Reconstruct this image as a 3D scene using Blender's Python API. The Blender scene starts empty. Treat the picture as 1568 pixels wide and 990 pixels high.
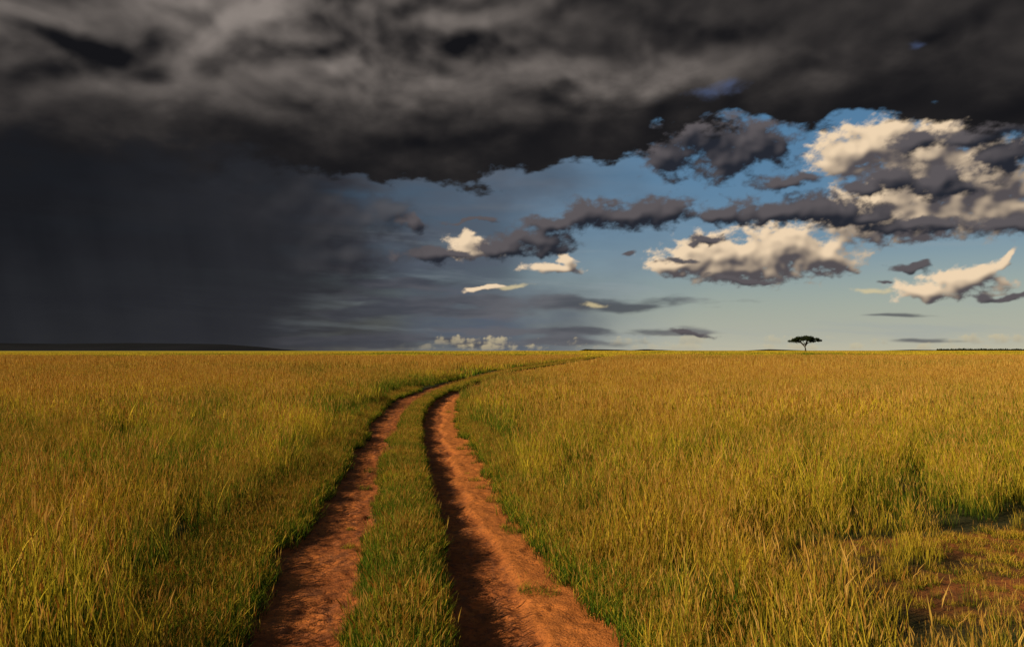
import bpy, math, random
import numpy as np
from mathutils import Vector
random.seed(4); rng=np.random.default_rng(7)
scene=bpy.context.scene
rad=math.radians
H=2.2
# ------------------------------------------------------------ helpers
def lin1(c):
    c/=255.0
    return c/12.92 if c<=0.04045 else ((c+0.055)/1.055)**2.4
def lattice(a,b,seed):
    n=(a*374761393+b*668265263+seed*1442695)&0x7fffffff
    n=((n^(n>>13))*1274126177)&0x7fffffff
    n=n^(n>>16)
    return n&0xffff
def vnoise(x,y,scale,seed):
    x=np.asarray(x,float)*scale+seed*17.3; y=np.asarray(y,float)*scale+seed*7.9
    xi=np.floor(x).astype(np.int64); yi=np.floor(y).astype(np.int64)
    fx=x-xi; fy=y-yi
    fx=fx*fx*(3-2*fx); fy=fy*fy*(3-2*fy)
    h=lambda a,b: lattice(a,b,seed)/65535.0
    return (h(xi,yi)*(1-fx)+h(xi+1,yi)*fx)*(1-fy)+(h(xi,yi+1)*(1-fx)+h(xi+1,yi+1)*fx)*fy
def fbm(x,y,scale,seed,oct=4):
    s=0;a=1;t=0
    for i in range(oct):
        s=s+a*vnoise(x,y,scale*2**i,seed+i*3); t+=a; a*=0.5
    return s/t
def sstep(a,b,x):
    t=np.clip((x-a)/(b-a),0,1); return t*t*(3-2*t)
GT=np.array([(math.cos(k*2*math.pi/64),math.sin(k*2*math.pi/64)) for k in range(64)],np.float32)
def perlin(x,y,seed):
    xi=np.floor(x).astype(np.int64); yi=np.floor(y).astype(np.int64)
    fx=(x-xi).astype(np.float32); fy=(y-yi).astype(np.float32)
    ux=fx*fx*fx*(fx*(fx*6-15)+10); uy=fy*fy*fy*(fy*(fy*6-15)+10)
    def g(dx,dy):
        v=GT[lattice(xi+dx,yi+dy,seed)&63]
        return v[...,0]*(fx-dx)+v[...,1]*(fy-dy)
    return 1.5*((g(0,0)*(1-ux)+g(1,0)*ux)*(1-uy)+(g(0,1)*(1-ux)+g(1,1)*ux)*uy)
def pf(x,y,scale,seed,oct=5,gain=0.5,ridge=False):
    s=0;a=1;t=0; x=x*scale+seed*3.7; y=y*scale+seed*1.3
    for i in range(oct):
        p=perlin(x,y,seed+i*5)
        s=s+a*((1-2*np.abs(p)) if ridge else p); t+=a; a*=gain
        x,y=(0.8*x-0.6*y)*2.03+5.1,(0.6*x+0.8*y)*2.03+2.7
    return s/t
def pfa(x,y,sx,sy,seed,oct=5,gain=0.5):      # keeps its horizontal stretch in every octave
    s=0;a=1;t=0
    for i in range(oct):
        s=s+a*perlin(x*sx*2.03**i+seed*3.7+i*5.3,y*sy*2.03**i+seed*1.3+i*2.9,seed+i*5); t+=a; a*=gain
    return s/t
def hermite(xs,ys,x):
    xs=np.array(xs,float); ys=np.array(ys,float); x=np.clip(x,xs[0],xs[-1])
    m=np.gradient(ys,xs)
    i=np.clip(np.searchsorted(xs,x)-1,0,len(xs)-2)
    h=xs[i+1]-xs[i]; t=(x-xs[i])/h
    return ((2*t**3-3*t**2+1)*ys[i]+(t**3-2*t**2+t)*h*m[i]+(-2*t**3+3*t**2)*ys[i+1]+(t**3-t**2)*h*m[i+1])
# ------------------------------------------------------------ track layout (metres)
TY =[-60,-20, 3,  5.9, 7.4,10.2,16.4,23.5,32,  39,  50,  62,  79, 112, 192, 384]
TLO=[ 9 , 2.0,-1.7,-2.14,-2.40,-2.72,-3.4,-4.3,-5.10,-5.35,-4.8,-3.75,-2.2,2.9,16.8,46]
TLI=[ 9.8,2.8,-0.80,-1.18,-1.35,-1.75,-2.58,-3.35,-3.95,-4.15,-3.65,-2.75,-1.25,3.8,17.7,46.9]
TRI=[10.6,3.6,-0.10,-0.46,-0.62,-0.98,-1.80,-2.68,-3.35,-3.50,-3.00,-2.1,-0.65,4.4,18.3,47.5]
TRO=[12 ,4.9,1.30,0.92,0.68,0.22,-0.50,-1.4,-2.0,-2.1,-1.6,-0.8,0.8,6.1,20.3,49.5]
def edges(y):
    return [hermite(TY,t,y) for t in (TLO,TLI,TRI,TRO)]
def wob(x,y,s): return (fbm(x*0+s*9.1,y,1.1,s,5)-0.5)*0.50
def rutmask(x,y,soft=0.06):
    a,b,c,d=edges(y)
    a=a+wob(x,y,3); b=b+wob(x,y,4)*0.8; c=c+wob(x,y,5)*0.5; d=d+wob(x,y,6)*1.3
    L=sstep(-soft,soft,x-a)*sstep(-soft,soft,b-x)
    R=sstep(-soft,soft,x-c)*sstep(-soft,soft,d-x)
    fade=1-sstep(220,330,y)
    return L*fade,R*fade,(a,b,c,d)
def bare(x,y):
    n=(fbm(x,y,1.1,31,5)-0.5)*1.3
    r=1-np.sqrt(((x-6.9)/3.7)**2+((y-7.9)/2.0)**2)+n
    return sstep(-0.10,0.42,r)
def base_z(x,y):
    z=(fbm(x,y,0.25,11,3)-0.5)*0.10
    side=sstep(-260,60,x)
    return z+sstep(120,480,y)*(0.2+1.35*side)
def ground_z(x,y):
    L,R,(a,b,c,d)=rutmask(x,y,0.07)
    z=base_z(x,y)
    w=np.maximum(d-c,0.2); s=np.clip((x-c)/w,0,1)
    step=sstep(0.44,0.56,s+(fbm(x,y,0.8,17,2)-0.5)*0.25)
    z=z-R*(0.14-0.055*step)-L*0.08
    M=np.maximum(L,R)
    z=z+M*((fbm(x,y,2.6,21,4)-0.5)*0.055+(fbm(x,y*0.7,9,25,4)-0.5)*0.052*(1-0.65*step))
    z=z-M*0.018*sstep(0.60,0.78,fbm(x,y,6,29,2))
    cl=(a+b)/2+0.05; cr=c+0.30*w
    for q,ww in((cl,0.17),(cr,0.2)):
        u=(x-q)/ww
        z=z-M*0.016*np.exp(-u**4)*(np.sin((y+np.abs(x-q)*0.8)*42)>0.1)*sstep(0.35,0.6,vnoise(x,y,1.3,28))*(y<20)
    return z
# ------------------------------------------------------------ node builder
class NB:
    def __init__(s,nt): s.nt=nt; nt.nodes.clear()
    def new(s,t,**k):
        n=s.nt.nodes.new(t)
        for a,b in k.items(): setattr(n,a,b)
        return n
    def put(s,sock,v):
        if v is None: return
        if isinstance(v,bpy.types.NodeSocket): s.nt.links.new(v,sock)
        else:
            if sock.type=='RGBA' and len(v)==3: v=(*v,1)
            sock.default_value=v
    def m(s,op,a,b=None,c=None,clamp=False):
        n=s.new('ShaderNodeMath',operation=op); n.use_clamp=clamp
        s.put(n.inputs[0],a); s.put(n.inputs[1],b); s.put(n.inputs[2],c)
        return n.outputs[0]
    def v(s,op,a,b=None,c=None):
        n=s.new('ShaderNodeVectorMath',operation=op)
        s.put(n.inputs[0],a); s.put(n.inputs[1],b); s.put(n.inputs[2],c)
        return n.outputs['Value'] if op in('LENGTH','DOT_PRODUCT','DISTANCE') else n.outputs[0]
    def noise(s,vec,scale,detail=4,rough=0.5,dist=0,col=False):
        n=s.new('ShaderNodeTexNoise'); n.noise_dimensions='3D'
        s.put(n.inputs['Vector'],vec); n.inputs['Scale'].default_value=scale
        n.inputs['Detail'].default_value=detail; n.inputs['Roughness'].default_value=rough
        n.inputs['Distortion'].default_value=dist
        return n.outputs['Color' if col else 'Fac']
    def ss(s,x,a,b,to0=0.0,to1=1.0,interp='SMOOTHSTEP'):
        n=s.new('ShaderNodeMapRange',interpolation_type=interp)
        s.put(n.inputs[0],x)
        if a<b: vals=(a,b,to0,to1)
        else: vals=(b,a,to1,to0)
        for i,q in enumerate(vals): n.inputs[i+1].default_value=q
        return n.outputs[0]
    def mix(s,f,a,b,bt='MIX'):
        n=s.new('ShaderNodeMix',data_type='RGBA',blend_type=bt)
        s.put(n.inputs[0],f); s.put(n.inputs[6],a); s.put(n.inputs[7],b)
        return n.outputs[2]
def mesh_np(name,v,f):
    me=bpy.data.meshes.new(name); k=f.shape[1]
    me.vertices.add(len(v)); me.vertices.foreach_set('co',v.astype(np.float32).ravel())
    me.loops.add(f.size); me.loops.foreach_set('vertex_index',f.astype(np.int32).ravel())
    me.polygons.add(len(f)); me.polygons.foreach_set('loop_start',np.arange(0,f.size,k,dtype=np.int32))
    me.update(calc_edges=True); return me
def gridfaces(nr,nc,off=0):
    idx=np.arange(nr*nc).reshape(nr,nc)+off
    return np.stack([idx[:-1,:-1],idx[:-1,1:],idx[1:,1:],idx[1:,:-1]],-1).reshape(-1,4)
# ------------------------------------------------------------ sun / clear sky
SUN=Vector((-1.0,-0.50,0)).normalized(); EL=rad(25)
sd=Vector((SUN.x*math.cos(EL),SUN.y*math.cos(EL),math.sin(EL)))
ld=bpy.data.lights.new("sun","SUN"); ld.energy=5.0; ld.angle=rad(0.5); ld.color=(1.0,0.85,0.60)
lo=bpy.data.objects.new("sun",ld); scene.collection.objects.link(lo)
lo.rotation_euler=sd.to_track_quat('Z','Y').to_euler(); lo.location=sd*50
world=bpy.data.worlds.new("World"); scene.world=world; world.use_nodes=True
w=NB(world.node_tree)
out=w.new('ShaderNodeOutputWorld'); bg=w.new('ShaderNodeBackground'); bg.inputs[1].default_value=0.05
w.nt.links.new(bg.outputs[0],out.inputs[0])
sky=w.new('ShaderNodeTexSky',sky_type='NISHITA'); sky.sun_disc=False
sky.sun_elevation=EL; sky.sun_rotation=math.atan2(SUN.x,SUN.y)%(2*math.pi)
sky.air_density=1.2; sky.dust_density=0.3; sky.ozone_density=1.5
w.nt.links.new(sky.outputs[0],bg.inputs[0])
# ------------------------------------------------------------ clouds (dome over the northern half of the sky, open towards the sun)
# cloud bearings surveyed on a vertical plane 1220 m north: (east, up) -> azimuth / elevation in degrees
def ae(e,u):
    a=math.atan(e/1220); return math.degrees(a),math.degrees(math.atan(u/1220*math.cos(a)))
def rr(e,re,ru):
    c=math.cos(math.atan(e/1220)); return math.degrees(re/1220)*c*c,math.degrees(ru/1220)*c
def blobs(A,E,lst):
    f=np.full(A.shape,-9.0,np.float32)
    for (e,u,re,ru) in lst:
        a,l=ae(e,u); ra,rl=rr(e,re,ru)
        m=(np.abs(A-a)<ra*3.5+1)&(np.abs(E-l)<rl*3.5+1)
        d=1-np.sqrt(((A[m]-a)/ra)**2+((E[m]-l)/rl)**2)
        f[m]=np.maximum(f[m],d)+0.12*np.exp(-np.abs(f[m]-d)*5)*(f[m]>-3)
    return f
def shift(h,dx,dy):
    r=np.zeros_like(h); n,m=h.shape
    y0,y1=max(0,-dy),min(n,n-dy); x0,x1=max(0,-dx),min(m,m-dx)
    r[y0:y1,x0:x1]=h[y0+dy:y1+dy,x0+dx:x1+dx]; return r
def blur(h,r):
    if r<1: return h
    k=np.exp(-0.5*(np.arange(-2*r,2*r+1)/r)**2); k/=k.sum()
    p=np.pad(h,((2*r,2*r),(2*r,2*r)),'edge'); o=np.zeros_like(h)
    t=np.zeros((p.shape[0],h.shape[1]),h.dtype)
    for i,q in enumerate(k): t+=q*p[:,i:i+h.shape[1]]
    for i,q in enumerate(k): o+=q*t[i:i+h.shape[0],:]
    return o
def col(*c): return np.array([lin1(q) for q in c],np.float32)
def lerp(a,b,t): return a+(b-a)*t[...,None]
LIT=[(250,134,46,20),(320,148,84,34),(420,152,100,38),(350,124,90,20),(480,138,60,18),
     (520,305,60,34),(580,325,80,34),(640,300,90,52),(720,260,90,66),(640,240,130,44),(560,225,90,30),(760,215,60,34),(600,196,130,24),(690,340,80,26),
     (630,93,44,14),(685,101,58,21),(732,114,36,22),(762,136,12,18),
     (-74,166,28,16),(-56,152,42,11),(60,124,42,10),(88,138,14,17),(-40,96,30,5)]
LOW=[(0,104,34,5),(130,70,24,5),(555,95,40,5)]
DARK=[(60,196,46,16),(120,206,60,22),(190,210,80,23),(235,216,40,18),(30,170,60,15),(-10,160,40,14),(50,156,36,12),(-110,145,70,12),
      (320,208,50,14),(400,216,90,22),(480,218,70,22),(540,205,70,16),(620,190,100,14),(760,190,70,18),
      (240,300,32,36),(330,300,56,36),(380,320,70,38),(300,330,60,30),(430,262,50,10),(270,340,70,24),
      (590,270,44,22),(650,262,50,24),(560,250,50,12),(700,330,70,14),(760,300,50,30),(740,344,80,20),(620,318,40,14),
      (255,138,28,6),(310,174,34,6),(360,110,80,6),(180,154,14,4),(610,127,30,6),(760,84,46,6),(700,250,50,12),(560,106,14,3),
      (276,24,30,5),(-150,200,16,22),(-60,200,40,4)]
LUM=[(-330,205,170,70),(-264,150,100,40),(-300,120,120,26),(-240,185,100,30),(-180,215,40,20)]
BARS=[(-20,74,290,15),(-150,98,130,11),(180,70,80,7),(20,30,220,8),(-240,18,220,13),(280,26,60,5),(590,52,70,3),(-60,60,110,10),(640,17,60,4),(-200,60,160,14),(-120,14,200,9),(60,12,130,7)]
BASE=[(-784,300),(-500,282),(-344,264),(-244,254),(-94,258),(16,266),(110,288),(150,306),(216,330),(280,337),(400,346),(520,358),(784,356)]
LIGHT=[(-784,520,170,80,.8),(-420,500,240,76,1),(-180,440,290,54,1),(-560,430,280,40,.55),(60,415,280,52,.8),(230,440,130,44,.55),(-120,500,240,38,.75),(180,395,80,34,.6),(-300,395,180,30,.45),(610,470,70,30,.35),(-60,330,120,14,.25),(-40,365,200,26,.30),(440,440,120,30,.25)]
def clouds(azs,els):
    st=azs[1]-azs[0]
    A,E=np.meshgrid(azs,els); A=A.astype(np.float32);E=E.astype(np.float32)
    sh=lambda h,dx,dy: shift(h,int(round(dx/st)),int(round(dy/st)))
    sg=lambda deg: int(round(deg/st))
    rgb=np.zeros(A.shape+(3,),np.float32); al=np.zeros(A.shape,np.float32)
    def over(c,a):
        nonlocal rgb,al
        a=np.clip(a,0,1)
        na=a+al*(1-a); k=np.maximum(na,1e-5)
        rgb=(c*a[...,None]+rgb*(al*(1-a))[...,None])/k[...,None]; al=na
    one=np.ones_like(A)
    over(col(66,122,166)*one[...,None],0.65*sstep(2,10,E))
    over(col(150,168,172)*one[...,None],0.90*np.exp(-np.maximum(E,0)/4.8))
    over(col(196,188,160)*one[...,None],0.80*np.exp(-np.maximum(E,0)/1.6))
    wx=pf(A,E*1.6,0.10,3,5); wy=pf(A,E*1.6,0.10,9,5)
    An=A+wx*7
    stx=pfa(A,E+wx*0.4,0.10,0.62,15,5)
    t=np.clip((An+15)/30,0,1)
    vc=lerp(col(46,46,52)*one[...,None],col(78,86,98)*one[...,None],sstep(0.05,0.40,t))
    vc=lerp(vc,col(118,136,152)*one[...,None],sstep(0.45,0.95,t))
    vc=vc*(1+0.45*stx[...,None])
    over(vc,sstep(16,-4,An)*(0.92+0.3*stx))
    over(col(150,160,164)*one[...,None],0.35*sstep(0.05,0.5,pfa(A,E+0.05*A,0.05,0.5,19,6,0.6))*sstep(12,5,E))
    f=blobs(A+wx*1.4,E+wy*0.5,BARS)+1.1*pfa(A,E,0.22,1.0,21,5)
    over(lerp(col(62,64,74)*one[...,None],col(100,99,104)*one[...,None],sstep(-.3,.4,stx)),sstep(-0.15,0.65,f)*0.8)
    # faraway row of fair-weather cumulus sitting in the haze
    for (sd_,e0,e1,ax,amp) in ((201,0.9,0.55,0.42,0.75),(211,0.45,0.35,0.30,0.65)):
        q=pfa(A,E*0.0,ax,1.0,sd_,5,0.6); fz=pf(A,E*2.2,1.1,sd_+7,5,0.6)
        top=e0+e1*1.6*q+0.35*fz
        body=sstep(-0.02,0.22,top-E)*sstep(e0-0.55,e0-0.25,E+0.15*fz)*sstep(-0.05,0.25,q+0.3*fz)
        lvl=np.clip(0.9-(top-E)*0.9+0.3*fz,0,1)
        reg=sstep(-9,-3,A)*(0.45+0.55*sstep(9,4,A)+0.2*sstep(14,24,A))
        over(lerp(col(112,112,112)*one[...,None],col(222,202,156)*one[...,None],lvl),body*amp*np.clip(reg,0,1))
    def puffs(lst,k,seed,lo_,hi_,edge,absorb,soft,amul=1.0,wamp=1.0,relw=1.05):
        bx=pf(A,E*1.4,0.32,seed,4); by=pf(A,E*1.4,0.32,seed+40,4)
        f=blobs(A+bx*1.5*wamp,E+by*0.9*wamp,lst)
        bil=pf(A,E*1.5,0.55,seed+3,6,0.55,True); fr=pf(A,E*1.6,1.2,seed+60,5,0.6)
        d=f+k*(bil*0.62-0.10)+k*0.42*fr
        h=np.clip(d,0,1.3)
        tau=0
        for j in range(1,8): tau=tau+sh(h,-0.17*j,0.21*j)*math.exp(-0.10*j)
        li=np.exp(-absorb*tau)
        hb=blur(h,sg(0.12)); rel=hb-sh(hb,-0.24,0.28)
        rel=rel+0.7*(blur(h,sg(0.35))-sh(blur(h,sg(0.35)),-0.6,0.7))
        lv=np.clip(0.66*li+0.17+rel*relw,0,1)
        lv=blur(lv,soft)
        c=lerp(lo_*one[...,None],hi_*one[...,None],lv)
        over(c,sstep(-0.06,edge,d)*amul)
    puffs(LOW,0.9,171,col(124,118,108),col(216,198,152),0.9,0.34,1,0.7,0.6)
    puffs(LIT,0.95,101,col(84,79,82),col(238,212,178),0.50,0.44,1,relw=1.05)
    puffs(DARK,0.90,131,col(37,40,49),col(92,87,90),0.62,0.55,1)
    f=blobs(A+wx*2.5,E+wy*1.5,LUM)+0.9*pf(A,E*1.5,0.35,31,6)
    h=np.clip(f,0,1); hb=blur(h,sg(0.25)); rel=hb-sh(hb,-.5,.6)
    over(lerp(col(43,43,49)*one[...,None],col(84,82,85)*one[...,None],np.clip(0.30+rel*1.6,0,1)),sstep(-0.15,0.75,f)*0.75)
    rs=pf(A+0.22*E,E*0.06,0.55,41,3,0.45)
    cc=lerp(col(25,26,30)*one[...,None],col(50,51,56)*one[...,None],np.clip(sstep(-32,-14,A)*0.50+sstep(9,1,E)*0.35+rs*0.12*sstep(14,5,E)+wx*0.25,0,1))
    over(cc,sstep(-8.0,-19,A+wx*5+wy*2)*0.97)
    # storm deck
    pts=np.array([ae(*p) for p in BASE])
    B=np.interp(A,pts[:,0],pts[:,1])
    rag=pf(A,E*2.0,0.22,51,7,0.55)
    dd=E-B+rag*2.6+wy*1.8
    softw=0.45+2.0*sstep(-12,-24,A)
    da=sstep(-0.3*softw,1.2*softw,dd)
    far=sstep(150,60,np.abs(A))
    lm=np.zeros_like(A)
    for (e,u,re,ru,s_) in LIGHT:
        a,l=ae(e,u); ra,rl=rr(e,re,ru)
        lm=np.maximum(lm,s_*np.exp(-1.1*(((A+wx*6-a)/ra)**2+((E+wy*3-l)/rl)**2)))
    lm=blur(lm,sg(0.6))
    Ar=A+wx*4; Er=E-0.04*A+wy*2.0
    n1=pfa(Ar,Er,0.060,0.17,61,5,0.45); n2=pf(Ar,Er*2.0,0.15,67,5,0.48)
    bl=pf(A+wx*3,E*2.0+wy*2,0.22,87,6,0.52,True)
    hgt=blur(n1*0.9+0.6*n2+0.26*bl,sg(0.18))
    rel=np.clip((hgt-sh(hgt,-0.75,0.95)),-0.5,0.5)
    fine=pf(A+wx*2,E*1.7,0.55,77,5,0.55)
    x=lm*(0.50+0.55*n1+0.35*n2+1.05*rel+0.09*fine)+0.07+0.06*n2+0.25*rel+0.03*fine
    lv=0.17*np.log1p(np.exp(x/0.17))-0.07
    lv=lv*(0.22+0.78*sstep(0.4,5.4,dd+wx*3))
    c=lerp(col(21,21,24)*one[...,None],col(138,129,123)*one[...,None],np.clip(lv,0,1))
    over(c,da*far)
    gap=blobs(A+wx*3,E+wy*2,[(300,396,60,24),(345,410,24,14),(620,470,30,16)])+1.3*rag+0.8*fine
    over(col(76,92,128)*one[...,None],sstep(0.1,1.3,gap)*0.5)
    al*= sstep(84,66,np.abs(A))*sstep(78,60,E)
    return A,E,rgb,al
def dome_part(azs,els):
    A,E,rgb,al=clouds(azs,els)
    Rr=14000; a=np.radians(A.astype(float)); e=np.radians(E.astype(float))
    v=np.stack([Rr*np.cos(e)*np.sin(a),Rr*np.cos(e)*np.cos(a),Rr*np.sin(e)],-1).reshape(-1,3)
    return v,np.concatenate([rgb,al[...,None]],-1).reshape(-1,4),A.shape
st=0.06
parts=[]
core_az=np.arange(-42,42+1e-6,st); core_el=np.arange(-0.54,29.0,st)
parts.append(dome_part(core_az,core_el))
AZ1=core_az[-1]; EL1=core_el[-1]
parts.append(dome_part(np.linspace(-85,-42,90),np.linspace(-0.54,EL1,60)))
parts.append(dome_part(np.linspace(AZ1,85,90),np.linspace(-0.54,EL1,60)))
parts.append(dome_part(np.linspace(-85,85,220),np.linspace(EL1,79,70)))
V=[];F=[];Cc=[];off=0
for v,c_,(nr,nc) in parts:
    V.append(v);Cc.append(c_);F.append(gridfaces(nr,nc,off)); off+=len(v)
me=mesh_np("sky",np.concatenate(V),np.concatenate(F))
ca=me.color_attributes.new('cloud','FLOAT_COLOR','POINT'); ca.data.foreach_set('color',np.concatenate(Cc).astype(np.float32).ravel())
cm=bpy.data.materials.new("cloud"); cm.use_nodes=True; n=NB(cm.node_tree)
o=n.new('ShaderNodeOutputMaterial'); at=n.new('ShaderNodeAttribute',attribute_name='cloud')
em=n.new('ShaderNodeEmission'); n.put(em.inputs[0],at.outputs['Color']); tp=n.new('ShaderNodeBsdfTransparent'); mx=n.new('ShaderNodeMixShader')
n.put(mx.inputs[0],at.outputs['Alpha']); n.nt.links.new(tp.outputs[0],mx.inputs[1]); n.nt.links.new(em.outputs[0],mx.inputs[2]); n.nt.links.new(mx.outputs[0],o.inputs[0])
cm.cycles.emission_sampling='NONE'
me.materials.append(cm)
scene.collection.objects.link(bpy.data.objects.new("sky",me))
# ------------------------------------------------------------ materials
def mat(name):
    m=bpy.data.materials.new(name); m.use_nodes=True; return m,NB(m.node_tree)
gm,n=mat("savanna_soil")
o=n.new('ShaderNodeOutputMaterial'); p=n.new('ShaderNodeBsdfPrincipled'); n.nt.links.new(p.outputs[0],o.inputs[0])
geo=n.new('ShaderNodeNewGeometry'); pos=geo.outputs['Position']
at=n.new('ShaderNodeAttribute',attribute_name='track'); tr=at.outputs['Fac']
at2=n.new('ShaderNodeAttribute',attribute_name='shelf'); sh_=at2.outputs['Fac']
n1=n.noise(pos,1.3,6,0.6); n2=n.noise(pos,9,6,0.65); n3=n.noise(n.v('MULTIPLY',pos,(3,1,1)),2.2,5,0.6)
soil=n.mix(n.ss(n1,0.35,0.65),(0.36,0.102,0.025),(0.50,0.150,0.034))
soil=n.mix(n.ss(n2,0.42,0.68),soil,(0.20,0.062,0.021))
soil=n.mix(n.m('MULTIPLY',n.ss(n3,0.5,0.7),0.50),soil,(0.21,0.088,0.043))
soil=n.mix(n.m('MULTIPLY',sh_,0.6),soil,(0.60,0.190,0.036))
n6=n.noise(pos,30,3,0.6)
soil=n.mix(n.ss(n6,0.58,0.70),soil,(0.13,0.046,0.021))
n4=n.noise(pos,0.05,5,0.6); n5=n.noise(pos,14,4,0.6)
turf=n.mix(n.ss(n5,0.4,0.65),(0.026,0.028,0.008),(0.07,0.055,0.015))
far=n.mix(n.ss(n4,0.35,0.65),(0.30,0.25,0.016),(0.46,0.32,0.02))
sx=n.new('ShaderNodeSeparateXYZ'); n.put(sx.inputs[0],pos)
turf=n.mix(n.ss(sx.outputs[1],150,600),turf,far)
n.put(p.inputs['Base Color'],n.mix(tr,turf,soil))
p.inputs['Roughness'].default_value=0.95; p.inputs['Specular IOR Level'].default_value=0.15
b=n.new('ShaderNodeBump'); b.inputs['Strength'].default_value=1.0; b.inputs['Distance'].default_value=0.035
n.put(b.inputs['Height'],n.m('ADD',n.m('MULTIPLY',n2,0.8),n.m('MULTIPLY',n.noise(pos,45,3,0.6),0.40))); n.put(p.inputs['Normal'],b.outputs[0])

gr,n=mat("savanna_grass")
o=n.new('ShaderNodeOutputMaterial')
ca=n.new('ShaderNodeAttribute',attribute_name='blade'); sc=n.new('ShaderNodeSeparateColor'); n.put(sc.inputs[0],ca.outputs['Color'])
t,g,hd=sc.outputs[0],sc.outputs[1],sc.outputs[2]
ti=n.new('ShaderNodeAttribute',attribute_name='tint',attribute_type='INSTANCER').outputs['Fac']
ru=n.new('ShaderNodeAttribute',attribute_name='rust',attribute_type='INSTANCER').outputs['Fac']
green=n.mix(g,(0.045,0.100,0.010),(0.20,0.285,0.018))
green=n.mix(n.ss(t,0.65,0.0),green,(0.014,0.028,0.005))  # blade foot darkened: shade between blades painted into the green
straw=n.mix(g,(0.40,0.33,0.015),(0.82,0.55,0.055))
straw=n.mix(n.ss(t,0.65,0.0),straw,(0.050,0.055,0.010))  # same painted shade at the foot of straw blades
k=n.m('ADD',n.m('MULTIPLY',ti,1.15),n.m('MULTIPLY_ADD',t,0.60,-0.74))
k=n.m('ADD',k,n.m('MULTIPLY',g,0.80))
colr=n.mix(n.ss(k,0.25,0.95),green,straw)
rusty=n.mix(g,(0.42,0.17,0.022),(0.62,0.30,0.05))
colr=n.mix(n.m('MULTIPLY',ru,n.ss(t,0.35,1.0)),colr,rusty)
headc=n.mix(g,(0.45,0.21,0.028),(0.80,0.52,0.13))
colr=n.mix(n.m('MULTIPLY',hd,n.ss(ti,0.0,0.5,0.50,1.0)),colr,headc)
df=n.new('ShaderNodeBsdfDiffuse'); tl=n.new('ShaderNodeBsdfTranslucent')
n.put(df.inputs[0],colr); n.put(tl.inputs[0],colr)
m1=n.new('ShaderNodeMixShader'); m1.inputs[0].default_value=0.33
n.nt.links.new(df.outputs[0],m1.inputs[1]); n.nt.links.new(tl.outputs[0],m1.inputs[2]); n.nt.links.new(m1.outputs[0],o.inputs[0])

def simple(name,c1,c2,scale):
    m,n=mat(name); o=n.new('ShaderNodeOutputMaterial'); p=n.new('ShaderNodeBsdfPrincipled'); n.nt.links.new(p.outputs[0],o.inputs[0])
    geo=n.new('ShaderNodeNewGeometry')
    n.put(p.inputs['Base Color'],n.mix(n.ss(n.noise(geo.outputs['Position'],scale,4,0.6),0.35,0.65),c1,c2))
    p.inputs['Roughness'].default_value=0.9; p.inputs['Specular IOR Level'].default_value=0.1
    return m
bark=simple("acacia_bark",(0.035,0.026,0.018),(0.07,0.05,0.035),2.0)
leaf=simple("acacia_leaf",(0.014,0.024,0.008),(0.035,0.045,0.014),0.8)
hillm=simple("distant_hill",(0.006,0.007,0.010),(0.010,0.011,0.015),0.002)  # storm cloud's shadow and haze put into the near-black blue albedo
bushm=simple("distant_bush",(0.012,0.018,0.012),(0.03,0.035,0.02),0.02)
# ------------------------------------------------------------ ground sheet
def gapgrow(a,b,s0,f):
    r=[a]; s=s0
    while r[-1]<b: r.append(r[-1]+s); s*=f
    r[-1]=b; return r
ys=list(-np.array(gapgrow(-2.5,8000,0.3,1.18))[::-1])+list(np.arange(2.53,12,0.025))+list(np.arange(12,20,0.05))+list(np.arange(20,40,0.1))+list(np.arange(40,120,0.5))+gapgrow(120,9000,1.5,1.05)
ys=sorted(ys)
core_=list(np.arange(-1.9,2.0,0.025))
side=gapgrow(2.0,9000,0.15,1.10)
xo=[-q for q in side[::-1]]+core_+side
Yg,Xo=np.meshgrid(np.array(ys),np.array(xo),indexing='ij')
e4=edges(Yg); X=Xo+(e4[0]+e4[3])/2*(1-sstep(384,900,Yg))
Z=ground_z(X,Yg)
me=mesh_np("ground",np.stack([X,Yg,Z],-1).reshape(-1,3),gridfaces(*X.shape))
me.polygons.foreach_set('use_smooth',np.ones(len(me.polygons),bool))
L,R,(ea,eb,ec,ed)=rutmask(X,Yg,0.05)
tm=np.maximum(np.maximum(L,R),bare(X,Yg)*0.8)
a=me.attributes.new('track','FLOAT','POINT'); a.data.foreach_set('value',tm.astype(np.float32).ravel())
s=np.clip((X-ec)/np.maximum(ed-ec,0.2),0,1)
shf=R*sstep(0.42,0.58,s+(fbm(X,Yg,0.8,17,2)-0.5)*0.25)
a=me.attributes.new('shelf','FLOAT','POINT'); a.data.foreach_set('value',shf.astype(np.float32).ravel())
me.materials.append(gm)
scene.collection.objects.link(bpy.data.objects.new("ground",me))
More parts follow.
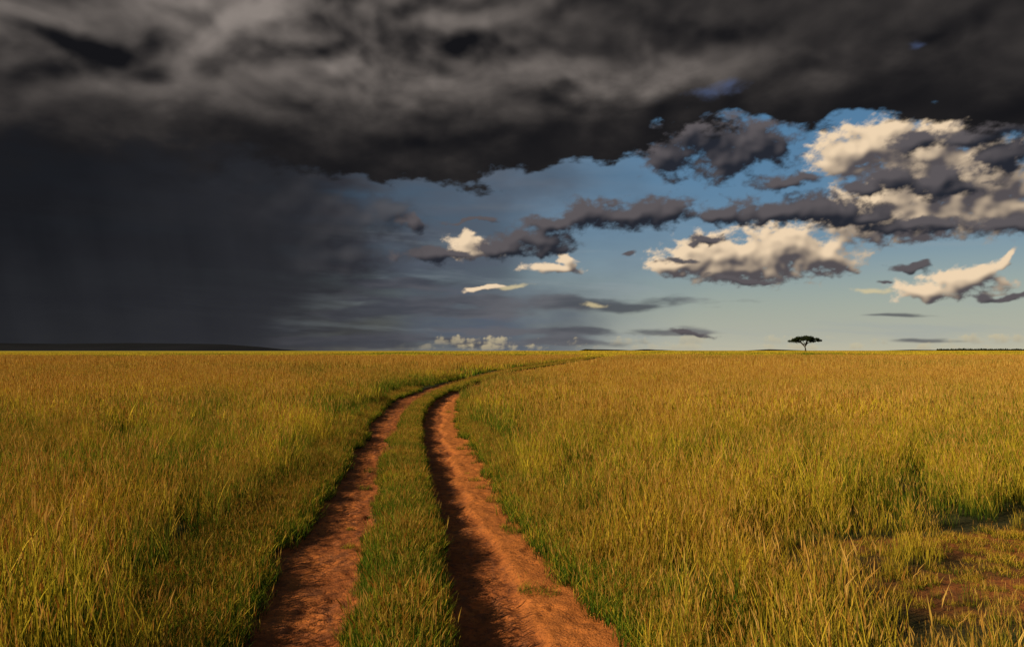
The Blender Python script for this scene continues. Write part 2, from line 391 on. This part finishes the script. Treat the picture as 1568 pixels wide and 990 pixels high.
# ------------------------------------------------------------ grass tufts
coll=bpy.data.collections.new("grass_tufts")
def tuft(name,nb,radius,h0,h1,wd,lean,heads,gold,headscale=1.0):
    V=[];F=[];Cc=[]
    for i in range(nb):
        r=radius*math.sqrt(random.random()); th=random.random()*6.283
        bx,by=r*math.cos(th),r*math.sin(th)
        h=h0+(h1-h0)*random.random()**1.4; ln=lean*h*random.uniform(0.1,1.0); la=random.random()*6.283
        dx,dy=math.cos(la)*ln,math.sin(la)*ln
        fa=random.random()*3.1416; ww=wd*random.uniform(0.6,1.2); head=random.random()<heads
        if head: h*=1.25; ww*=0.5
        px,py=math.cos(fa)*ww/2,math.sin(fa)*ww/2
        gv=min(1,max(0,random.gauss(gold,0.30)))
        k=len(V)
        for tt,q in ((0,0.8),(0.4,1.0),(0.75,0.7)):
            cx,cy,cz=bx+dx*tt*tt,by+dy*tt*tt,h*tt*(1-0.08*tt)-0.02
            V+= [(cx-px*q,cy-py*q,cz),(cx+px*q,cy+py*q,cz)]; Cc+=[(tt,gv,0,1)]*2
        tip=(bx+dx,by+dy,h*0.92-0.02); V.append(tip); Cc.append((1,gv,0,1))
        F+=[(k,k+1,k+3,k+2),(k+2,k+3,k+5,k+4),(k+4,k+5,k+6)]
        if head:
            hl=random.uniform(0.06,0.12)*headscale; hw=random.uniform(0.007,0.012)*headscale
            for q in range(2):
                ang=fa+q*1.57; ax,ay=math.cos(ang)*hw/2,math.sin(ang)*hw/2
                k=len(V); tx,ty,tz=tip
                ddx,ddy=dx*0.25,dy*0.25
                V+=[(tx-ddx*.2,ty-ddy*.2,tz-hl*0.3),(tx-ax,ty-ay,tz+hl*.1),(tx+ax,ty+ay,tz+hl*.1),(tx+ddx,ty+ddy,tz+hl*0.8)]
                Cc+=[(1,gv,1,1)]*4
                F+=[(k,k+2,k+3,k+1)]
    me=bpy.data.meshes.new(name); me.from_pydata(V,[],F)
    ca=me.color_attributes.new('blade','FLOAT_COLOR','POINT')
    ca.data.foreach_set('color',np.array(Cc,np.float32).ravel())
    me.materials.append(gr)
    ob=bpy.data.objects.new(name,me); coll.objects.link(ob)
for i in range(5): tuft(f"a{i}_tall_grass",78,0.24,0.20,0.70,0.0072,0.42,(0.3,0.12,0.5,0.25,0.2)[i],0.42)
for i in range(3): tuft(f"b{i}_short_grass",120,0.22,0.05,0.22,0.007,0.9,0.05,0.4)
for i in range(3): tuft(f"c{i}_mid_grass",105,0.42,0.20,0.70,0.016,0.36,0.3,0.5,1.8)
for i in range(3): tuft(f"d{i}_far_grass",140,1.3,0.20,0.66,0.045,0.35,0.25,0.5,4)
for i in range(2): tuft(f"e{i}_horizon_grass",220,5.0,0.22,0.55,0.13,0.3,0.0,0.55)
iA,iB,iC,iD,iE=0,5,8,11,14
PT=[];RT=[];SC=[];IX=[];TI=[];RU=[]
def emit(x,y,scl,ix,tint,rust=None):
    z=ground_z(x,y)
    if rust is None: rust=np.zeros(len(x))
    PT.append(np.stack([x,y,z],-1)); RT.append(rng.random(len(x))*6.283); SC.append(scl); IX.append(ix); TI.append(tint); RU.append(rust)
def zone(y0,y1,dens,i0,ni,rad_):
    wid=lambda y: 0.80*y+5
    area=2*wid(y1)*(y1-y0); N=int(area*dens)
    y=y0+(y1-y0)*rng.random(N); x=(rng.random(N)*2-1)*wid(y1)
    m=np.abs(x)<wid(np.maximum(y,0)); x=x[m];y=y[m]
    L,R,(a,b,c,d)=rutmask(x,y,0.02)
    mg=rad_*0.45
    keep=~((x>a-mg)&(x<d+mg)&(y<260))
    bm=bare(x,y); keep&=rng.random(len(x))>bm*1.0
    sm=fbm(x,y,0.7,47,3); keep&=rng.random(len(x))<0.40+1.05*sm
    x=x[keep];y=y[keep];bm=bm[keep];a=a[keep];d=d[keep];sm=sm[keep]
    dl=np.where(x<a,a-x,99); dr=np.where(x>d,x-d,99)
    big=fbm(x,y,0.10,41,4); vb=fbm(x*0.6,y*0.25,0.05,91,3)
    sc=0.58+0.85*sm+0.40*(big-0.5)
    near=1-sstep(260,300,y)
    sc*=1-near*0.62*(1-sstep(0.1,1.3,dl+(sm-0.5)*1.0))
    sc*=1-near*0.50*(1-sstep(0.0,0.9,dr+(sm-0.5)*0.8))
    sc*=1-near*0.55*sstep(45,62,y)*(1-sstep(1.5,6.0,dr))
    sc*=1-0.6*bm
    sc*=1-0.45*sstep(2.0,3.2,x)*sstep(7.0,5.6,y)
    rim=np.exp(-(np.maximum(np.sqrt(((x-6.9)/3.7)**2+((y-7.9)/2.0)**2)-1.0,0)/0.30)**2)   # low growth all round the bare patch
    sc*=1-0.42*rim
    ti=0.25+2.5*(big-0.5)+1.8*(sm-0.5)+0.42*sstep(12,110,y)+1.9*(vb-0.5)*sstep(15,60,y)
    ti=ti-0.30*near*(1-sstep(0.1,1.8,dl))-0.12*near*(1-sstep(0,0.8,dr))+0.6*bm
    rv=fbm(x,y*0.7,0.22,95,4)
    ru=np.clip(sstep(0.52,0.70,rv)*0.8+0.8*bm+0.4*rim,0,1)*rng.uniform(0.3,1,len(x))
    emit(x,y,np.clip(sc,0.15,1.6)*rng.uniform(0.55,1.3,len(x)),i0+rng.integers(0,ni,len(x)),np.clip(ti+rng.normal(0,.18,len(x)),0,1),ru)
zone(-3,20,11.5,iA,5,0.24)
zone(20,62,4.6,iC,3,0.42)
zone(62,210,0.65,iD,3,0.9)
zone(210,900,0.035,iE,2,4)
N=26000
y=2+43*rng.random(N)**1.3; a,b,c,d=edges(y); x=a-1.0+(d-a+1.8)*rng.random(N)
L,R,(a,b,c,d)=rutmask(x,y,0.03)
keep=(np.maximum(L,R)<0.25)|((np.maximum(L,R)<0.9)&(rng.random(N)<0.5))
x=x[keep];y=y[keep];a=a[keep];b=b[keep];c=c[keep];d=d[keep]
inside=(x>b-0.1)&(x<c+0.1)
sc=np.where(inside,0.30+0.95*fbm(x,y,1.4,51,3)+0.25*rng.random(len(x)),0.6+0.5*rng.random(len(x)))
edge_=np.minimum(x-b,c-x); sc=np.where(inside,sc*(0.50+0.6*sstep(0,0.3,edge_)),sc)
emit(x,y,sc,iB+rng.integers(0,3,len(x)),np.clip(np.where(inside,0.12+0.9*(fbm(x,y,0.7,55,3)-0.35),0.12+0.35*rng.random(len(x)))+rng.normal(0,.15,len(x)),0,1))
N=4000
y=45+200*rng.random(N); a,b,c,d=edges(y); x=b+(c-b)*rng.random(N)
emit(x,y,0.9+0.5*rng.random(N),iB+rng.integers(0,3,N),np.full(N,0.3))
N=2600; x=2.2+9.5*rng.random(N); y=4.6+7*rng.random(N); m=(bare(x,y)>0.15)&(rng.random(N)<0.15+1.0*fbm(x,y,1.1,33,3)); x=x[m];y=y[m]
emit(x,y,0.20+0.55*rng.random(len(x))**2,iB+rng.integers(0,3,len(x)),0.4+0.6*rng.random(len(x)),0.4+0.6*rng.random(len(x)))
N=60; y=5+25*rng.random(N)**1.5; a,b,c,d=edges(y); x=np.where(rng.random(N)<0.75,d-0.05-0.45*rng.random(N)**2,b-0.3*rng.random(N)**2)
emit(x,y,0.25+0.35*rng.random(N),iB+rng.integers(0,3,N),0.2+0.4*rng.random(N))
x=np.array([0.18,0.35,0.02,0.25,-0.05,-0.3]);y=np.array([7.6,7.5,10.0,9.8,10.2,12.5])
emit(x,y,np.array([.6,.45,.6,.4,.5,.5]),iB+np.array([0,1,2,0,1,2]),np.full(6,0.2))
PT=np.concatenate(PT);RT=np.concatenate(RT);SC=np.concatenate(SC);IX=np.concatenate(IX);TI=np.concatenate(TI);RU=np.concatenate(RU)
print("tufts",len(PT))
me=bpy.data.meshes.new("grass_field"); me.vertices.add(len(PT)); me.vertices.foreach_set('co',PT.astype(np.float32).ravel())
for nm,arr,ty in(('rotz',RT,'FLOAT'),('scl',SC,'FLOAT'),('idx',IX,'INT'),('tint',TI,'FLOAT'),('rust',RU,'FLOAT')):
    a=me.attributes.new(nm,ty,'POINT'); a.data.foreach_set('value',arr.astype(np.int32 if ty=='INT' else np.float32))
gf=bpy.data.objects.new("grass_field",me); scene.collection.objects.link(gf)
ng=bpy.data.node_groups.new("grass_scatter",'GeometryNodeTree')
ng.interface.new_socket('Geometry',in_out='INPUT',socket_type='NodeSocketGeometry')
ng.interface.new_socket('Geometry',in_out='OUTPUT',socket_type='NodeSocketGeometry')
gi=ng.nodes.new('NodeGroupInput'); go=ng.nodes.new('NodeGroupOutput')
ip=ng.nodes.new('GeometryNodeInstanceOnPoints'); ci=ng.nodes.new('GeometryNodeCollectionInfo')
ci.inputs['Collection'].default_value=coll; ci.inputs['Separate Children'].default_value=True; ci.inputs['Reset Children'].default_value=True
def na(nm,ty):
    q=ng.nodes.new('GeometryNodeInputNamedAttribute'); q.data_type=ty; q.inputs['Name'].default_value=nm
    return q.outputs[0]
cx=ng.nodes.new('ShaderNodeCombineXYZ'); ng.links.new(na('rotz','FLOAT'),cx.inputs[2])
ng.links.new(gi.outputs[0],ip.inputs['Points']); ng.links.new(ci.outputs[0],ip.inputs['Instance'])
ip.inputs['Pick Instance'].default_value=True
ng.links.new(na('idx','INT'),ip.inputs['Instance Index'])
e2r=ng.nodes.new('FunctionNodeEulerToRotation'); ng.links.new(cx.outputs[0],e2r.inputs[0]); ng.links.new(e2r.outputs[0],ip.inputs['Rotation'])
ng.links.new(na('scl','FLOAT'),ip.inputs['Scale'])
ng.links.new(ip.outputs[0],go.inputs[0])
md=gf.modifiers.new("scatter",'NODES'); md.node_group=ng
# ------------------------------------------------------------ acacia tree
def limb(V,F,p0,p1,r0,r1,seg=6):
    p0=Vector(p0);p1=Vector(p1);d=(p1-p0).normalized()
    u=d.orthogonal().normalized();v=d.cross(u); k=len(V)
    for p,r in((p0,r0),(p1,r1)):
        for i in range(seg):
            q=i*2*math.pi/seg; V.append(tuple(p+(u*math.cos(q)+v*math.sin(q))*r))
    for i in range(seg): F.append((k+i,k+(i+1)%seg,k+seg+(i+1)%seg,k+seg+i))
V=[];F=[]
ty=450.0; tx=(1233-784)/1220*ty
trunk=[(0,0,-0.5),(0.15,0,1.2),(-0.1,0.1,2.4),(0.2,0,3.3)]
for i in range(3): limb(V,F,trunk[i],trunk[i+1],0.42-0.07*i,0.36-0.07*i,8)
pads=[]
for i in range(11):
    th=i*2.4+random.uniform(-.3,.3); r=[2.0,5.3,3.6,6.1,4.6][i%5]*random.uniform(0.85,1.1)
    x_,y_=r*math.cos(th),r*math.sin(th); z_=6.6-0.035*r*r+random.uniform(-.5,.4)
    mid=(x_*0.45,y_*0.45,4.5+random.uniform(-.3,.3))
    st_=trunk[2] if i%3==0 else trunk[3]
    limb(V,F,st_,mid,0.22,0.14); limb(V,F,mid,(x_*0.8,y_*0.8,z_-0.6),0.13,0.07)
    for j in range(3):
        limb(V,F,(x_*0.8,y_*0.8,z_-0.6),(x_+random.uniform(-1.2,1.2),y_+random.uniform(-1.2,1.2),z_),0.06,0.02,4)
    pads.append((x_,y_,z_))
pads+=[(0.4,0,7.3),(-7.2,0,5.2),(7.2,0.5,5.5),(-3.4,-1,6.9),(3.1,0.6,7.0),(-5.4,1,5.9),(5.4,-1,6.2),(-1.5,1,6.2),(1.5,0,6.4),(-4,0,6.3),(4,1,6.2),(0,-2,6.7)]
me=bpy.data.meshes.new("trunk"); me.from_pydata(V,[],F); me.materials.append(bark)
for pl in me.polygons: pl.use_smooth=True
trk=bpy.data.objects.new("trunk",me)
V=[];F=[]
for (x_,y_,z_) in pads:
    R_=random.uniform(1.3,2.0)
    for i in range(700):
        th=random.random()*6.283; r=R_*math.sqrt(random.random())
        zz=z_+random.gauss(0.05,0.40)*(1.1-0.6*r/R_)
        c=Vector((x_+r*math.cos(th),y_+r*math.sin(th),zz)); s_=random.uniform(0.09,0.20)
        u=Vector((random.gauss(0,1),random.gauss(0,1),random.gauss(0,.5))).normalized(); v=u.cross(Vector((random.gauss(0,.5),random.gauss(0,.5),1))).normalized()
        k=len(V); V+=[tuple(c-u*s_-v*s_*.6),tuple(c+u*s_-v*s_*.6),tuple(c+u*s_*.8+v*s_*.6),tuple(c-u*s_*.8+v*s_*.6)]; F.append((k,k+1,k+2,k+3))
me=bpy.data.meshes.new("crown"); me.from_pydata(V,[],F); me.materials.append(leaf)
crn=bpy.data.objects.new("crown",me)
tree=bpy.data.objects.new("acacia_tree",None)
for ob_ in(tree,trk,crn): scene.collection.objects.link(ob_)
trk.parent=tree; crn.parent=tree
tree.location=(tx,ty,float(base_z(np.array([tx]),np.array([ty]))[0])); tree.scale=(1.1,1.1,1.15)
# ------------------------------------------------------------ distant hills and bush line
def ridge(name,x0,x1,yd,hf,m,nx=160,depth=900):
    xs=np.linspace(x0,x1,nx); V=[];F=[]
    for j,(dy,kf) in enumerate(((-depth,0),(-depth*0.5,0.55),(0,1.0),(depth,0))):
        for x in xs:
            V.append((x,yd+dy,hf(x)*kf-2*(kf==0)))
    for j in range(3):
        for i in range(nx-1):
            k=j*nx+i; F.append((k,k+1,k+nx+1,k+nx))
    me=bpy.data.meshes.new(name); me.from_pydata(V,[],F); me.materials.append(m)
    for pl in me.polygons: pl.use_smooth=True
    ob=bpy.data.objects.new(name,me); scene.collection.objects.link(ob); return ob
def hl(x):
    e=x/7000*1220
    k=float(np.interp(e,[-1500,-784,-700,-600,-500,-440,-380,-340],[13,11.5,11,12,11,10,6,0]))
    return max(0,k+2.0*(float(fbm(np.array(x),np.array(0.),0.0016,61,4))-0.5)*(k>1))/1220*7000
ridge("distant_hills",-9000,-1600,7000,hl,hillm)
def hr(x):
    return 3+26*max(0,float(fbm(np.array(x),np.array(0.),0.0022,71,4))-0.50)*2
ridge("distant_hills",700,6500,7600,hr,hillm,nx=200)
V=[];F=[]
for i in range(2600):
    e=random.uniform(650,860)
    yd=2400+random.uniform(-60,60); x=e/1220*yd; hh_=random.uniform(2.0,6.5)*(0.5+fbm(np.array(x),np.array(0.),0.01,81,3))
    c=Vector((x,yd,random.uniform(0.3,1)*hh_+1)); s_=random.uniform(.8,2)
    u=Vector((random.gauss(0,1),random.gauss(0,1),random.gauss(0,.5))).normalized(); v=u.cross(Vector((random.gauss(0,1),random.gauss(0,1),.5))).normalized()
    k=len(V); V+=[tuple(c-u*s_-v*s_),tuple(c+u*s_-v*s_),tuple(c+u*s_+v*s_),tuple(c-u*s_+v*s_)]; F.append((k,k+1,k+2,k+3))
me=bpy.data.meshes.new("distant_tree_line"); me.from_pydata(V,[],F); me.materials.append(bushm)
scene.collection.objects.link(bpy.data.objects.new("distant_tree_line",me))
# ------------------------------------------------------------ camera
cd=bpy.data.cameras.new("camera"); cd.lens=28; cd.sensor_width=36; cd.clip_start=0.05; cd.clip_end=30000
cam=bpy.data.objects.new("camera",cd); scene.collection.objects.link(cam)
cam.location=(0,0,H+float(base_z(np.array([0.]),np.array([6.]))[0])); cam.rotation_euler=(rad(90+1.95),0,0)
scene.camera=cam
scene.view_settings.view_transform='Standard'; scene.view_settings.look='None'; scene.view_settings.exposure=0
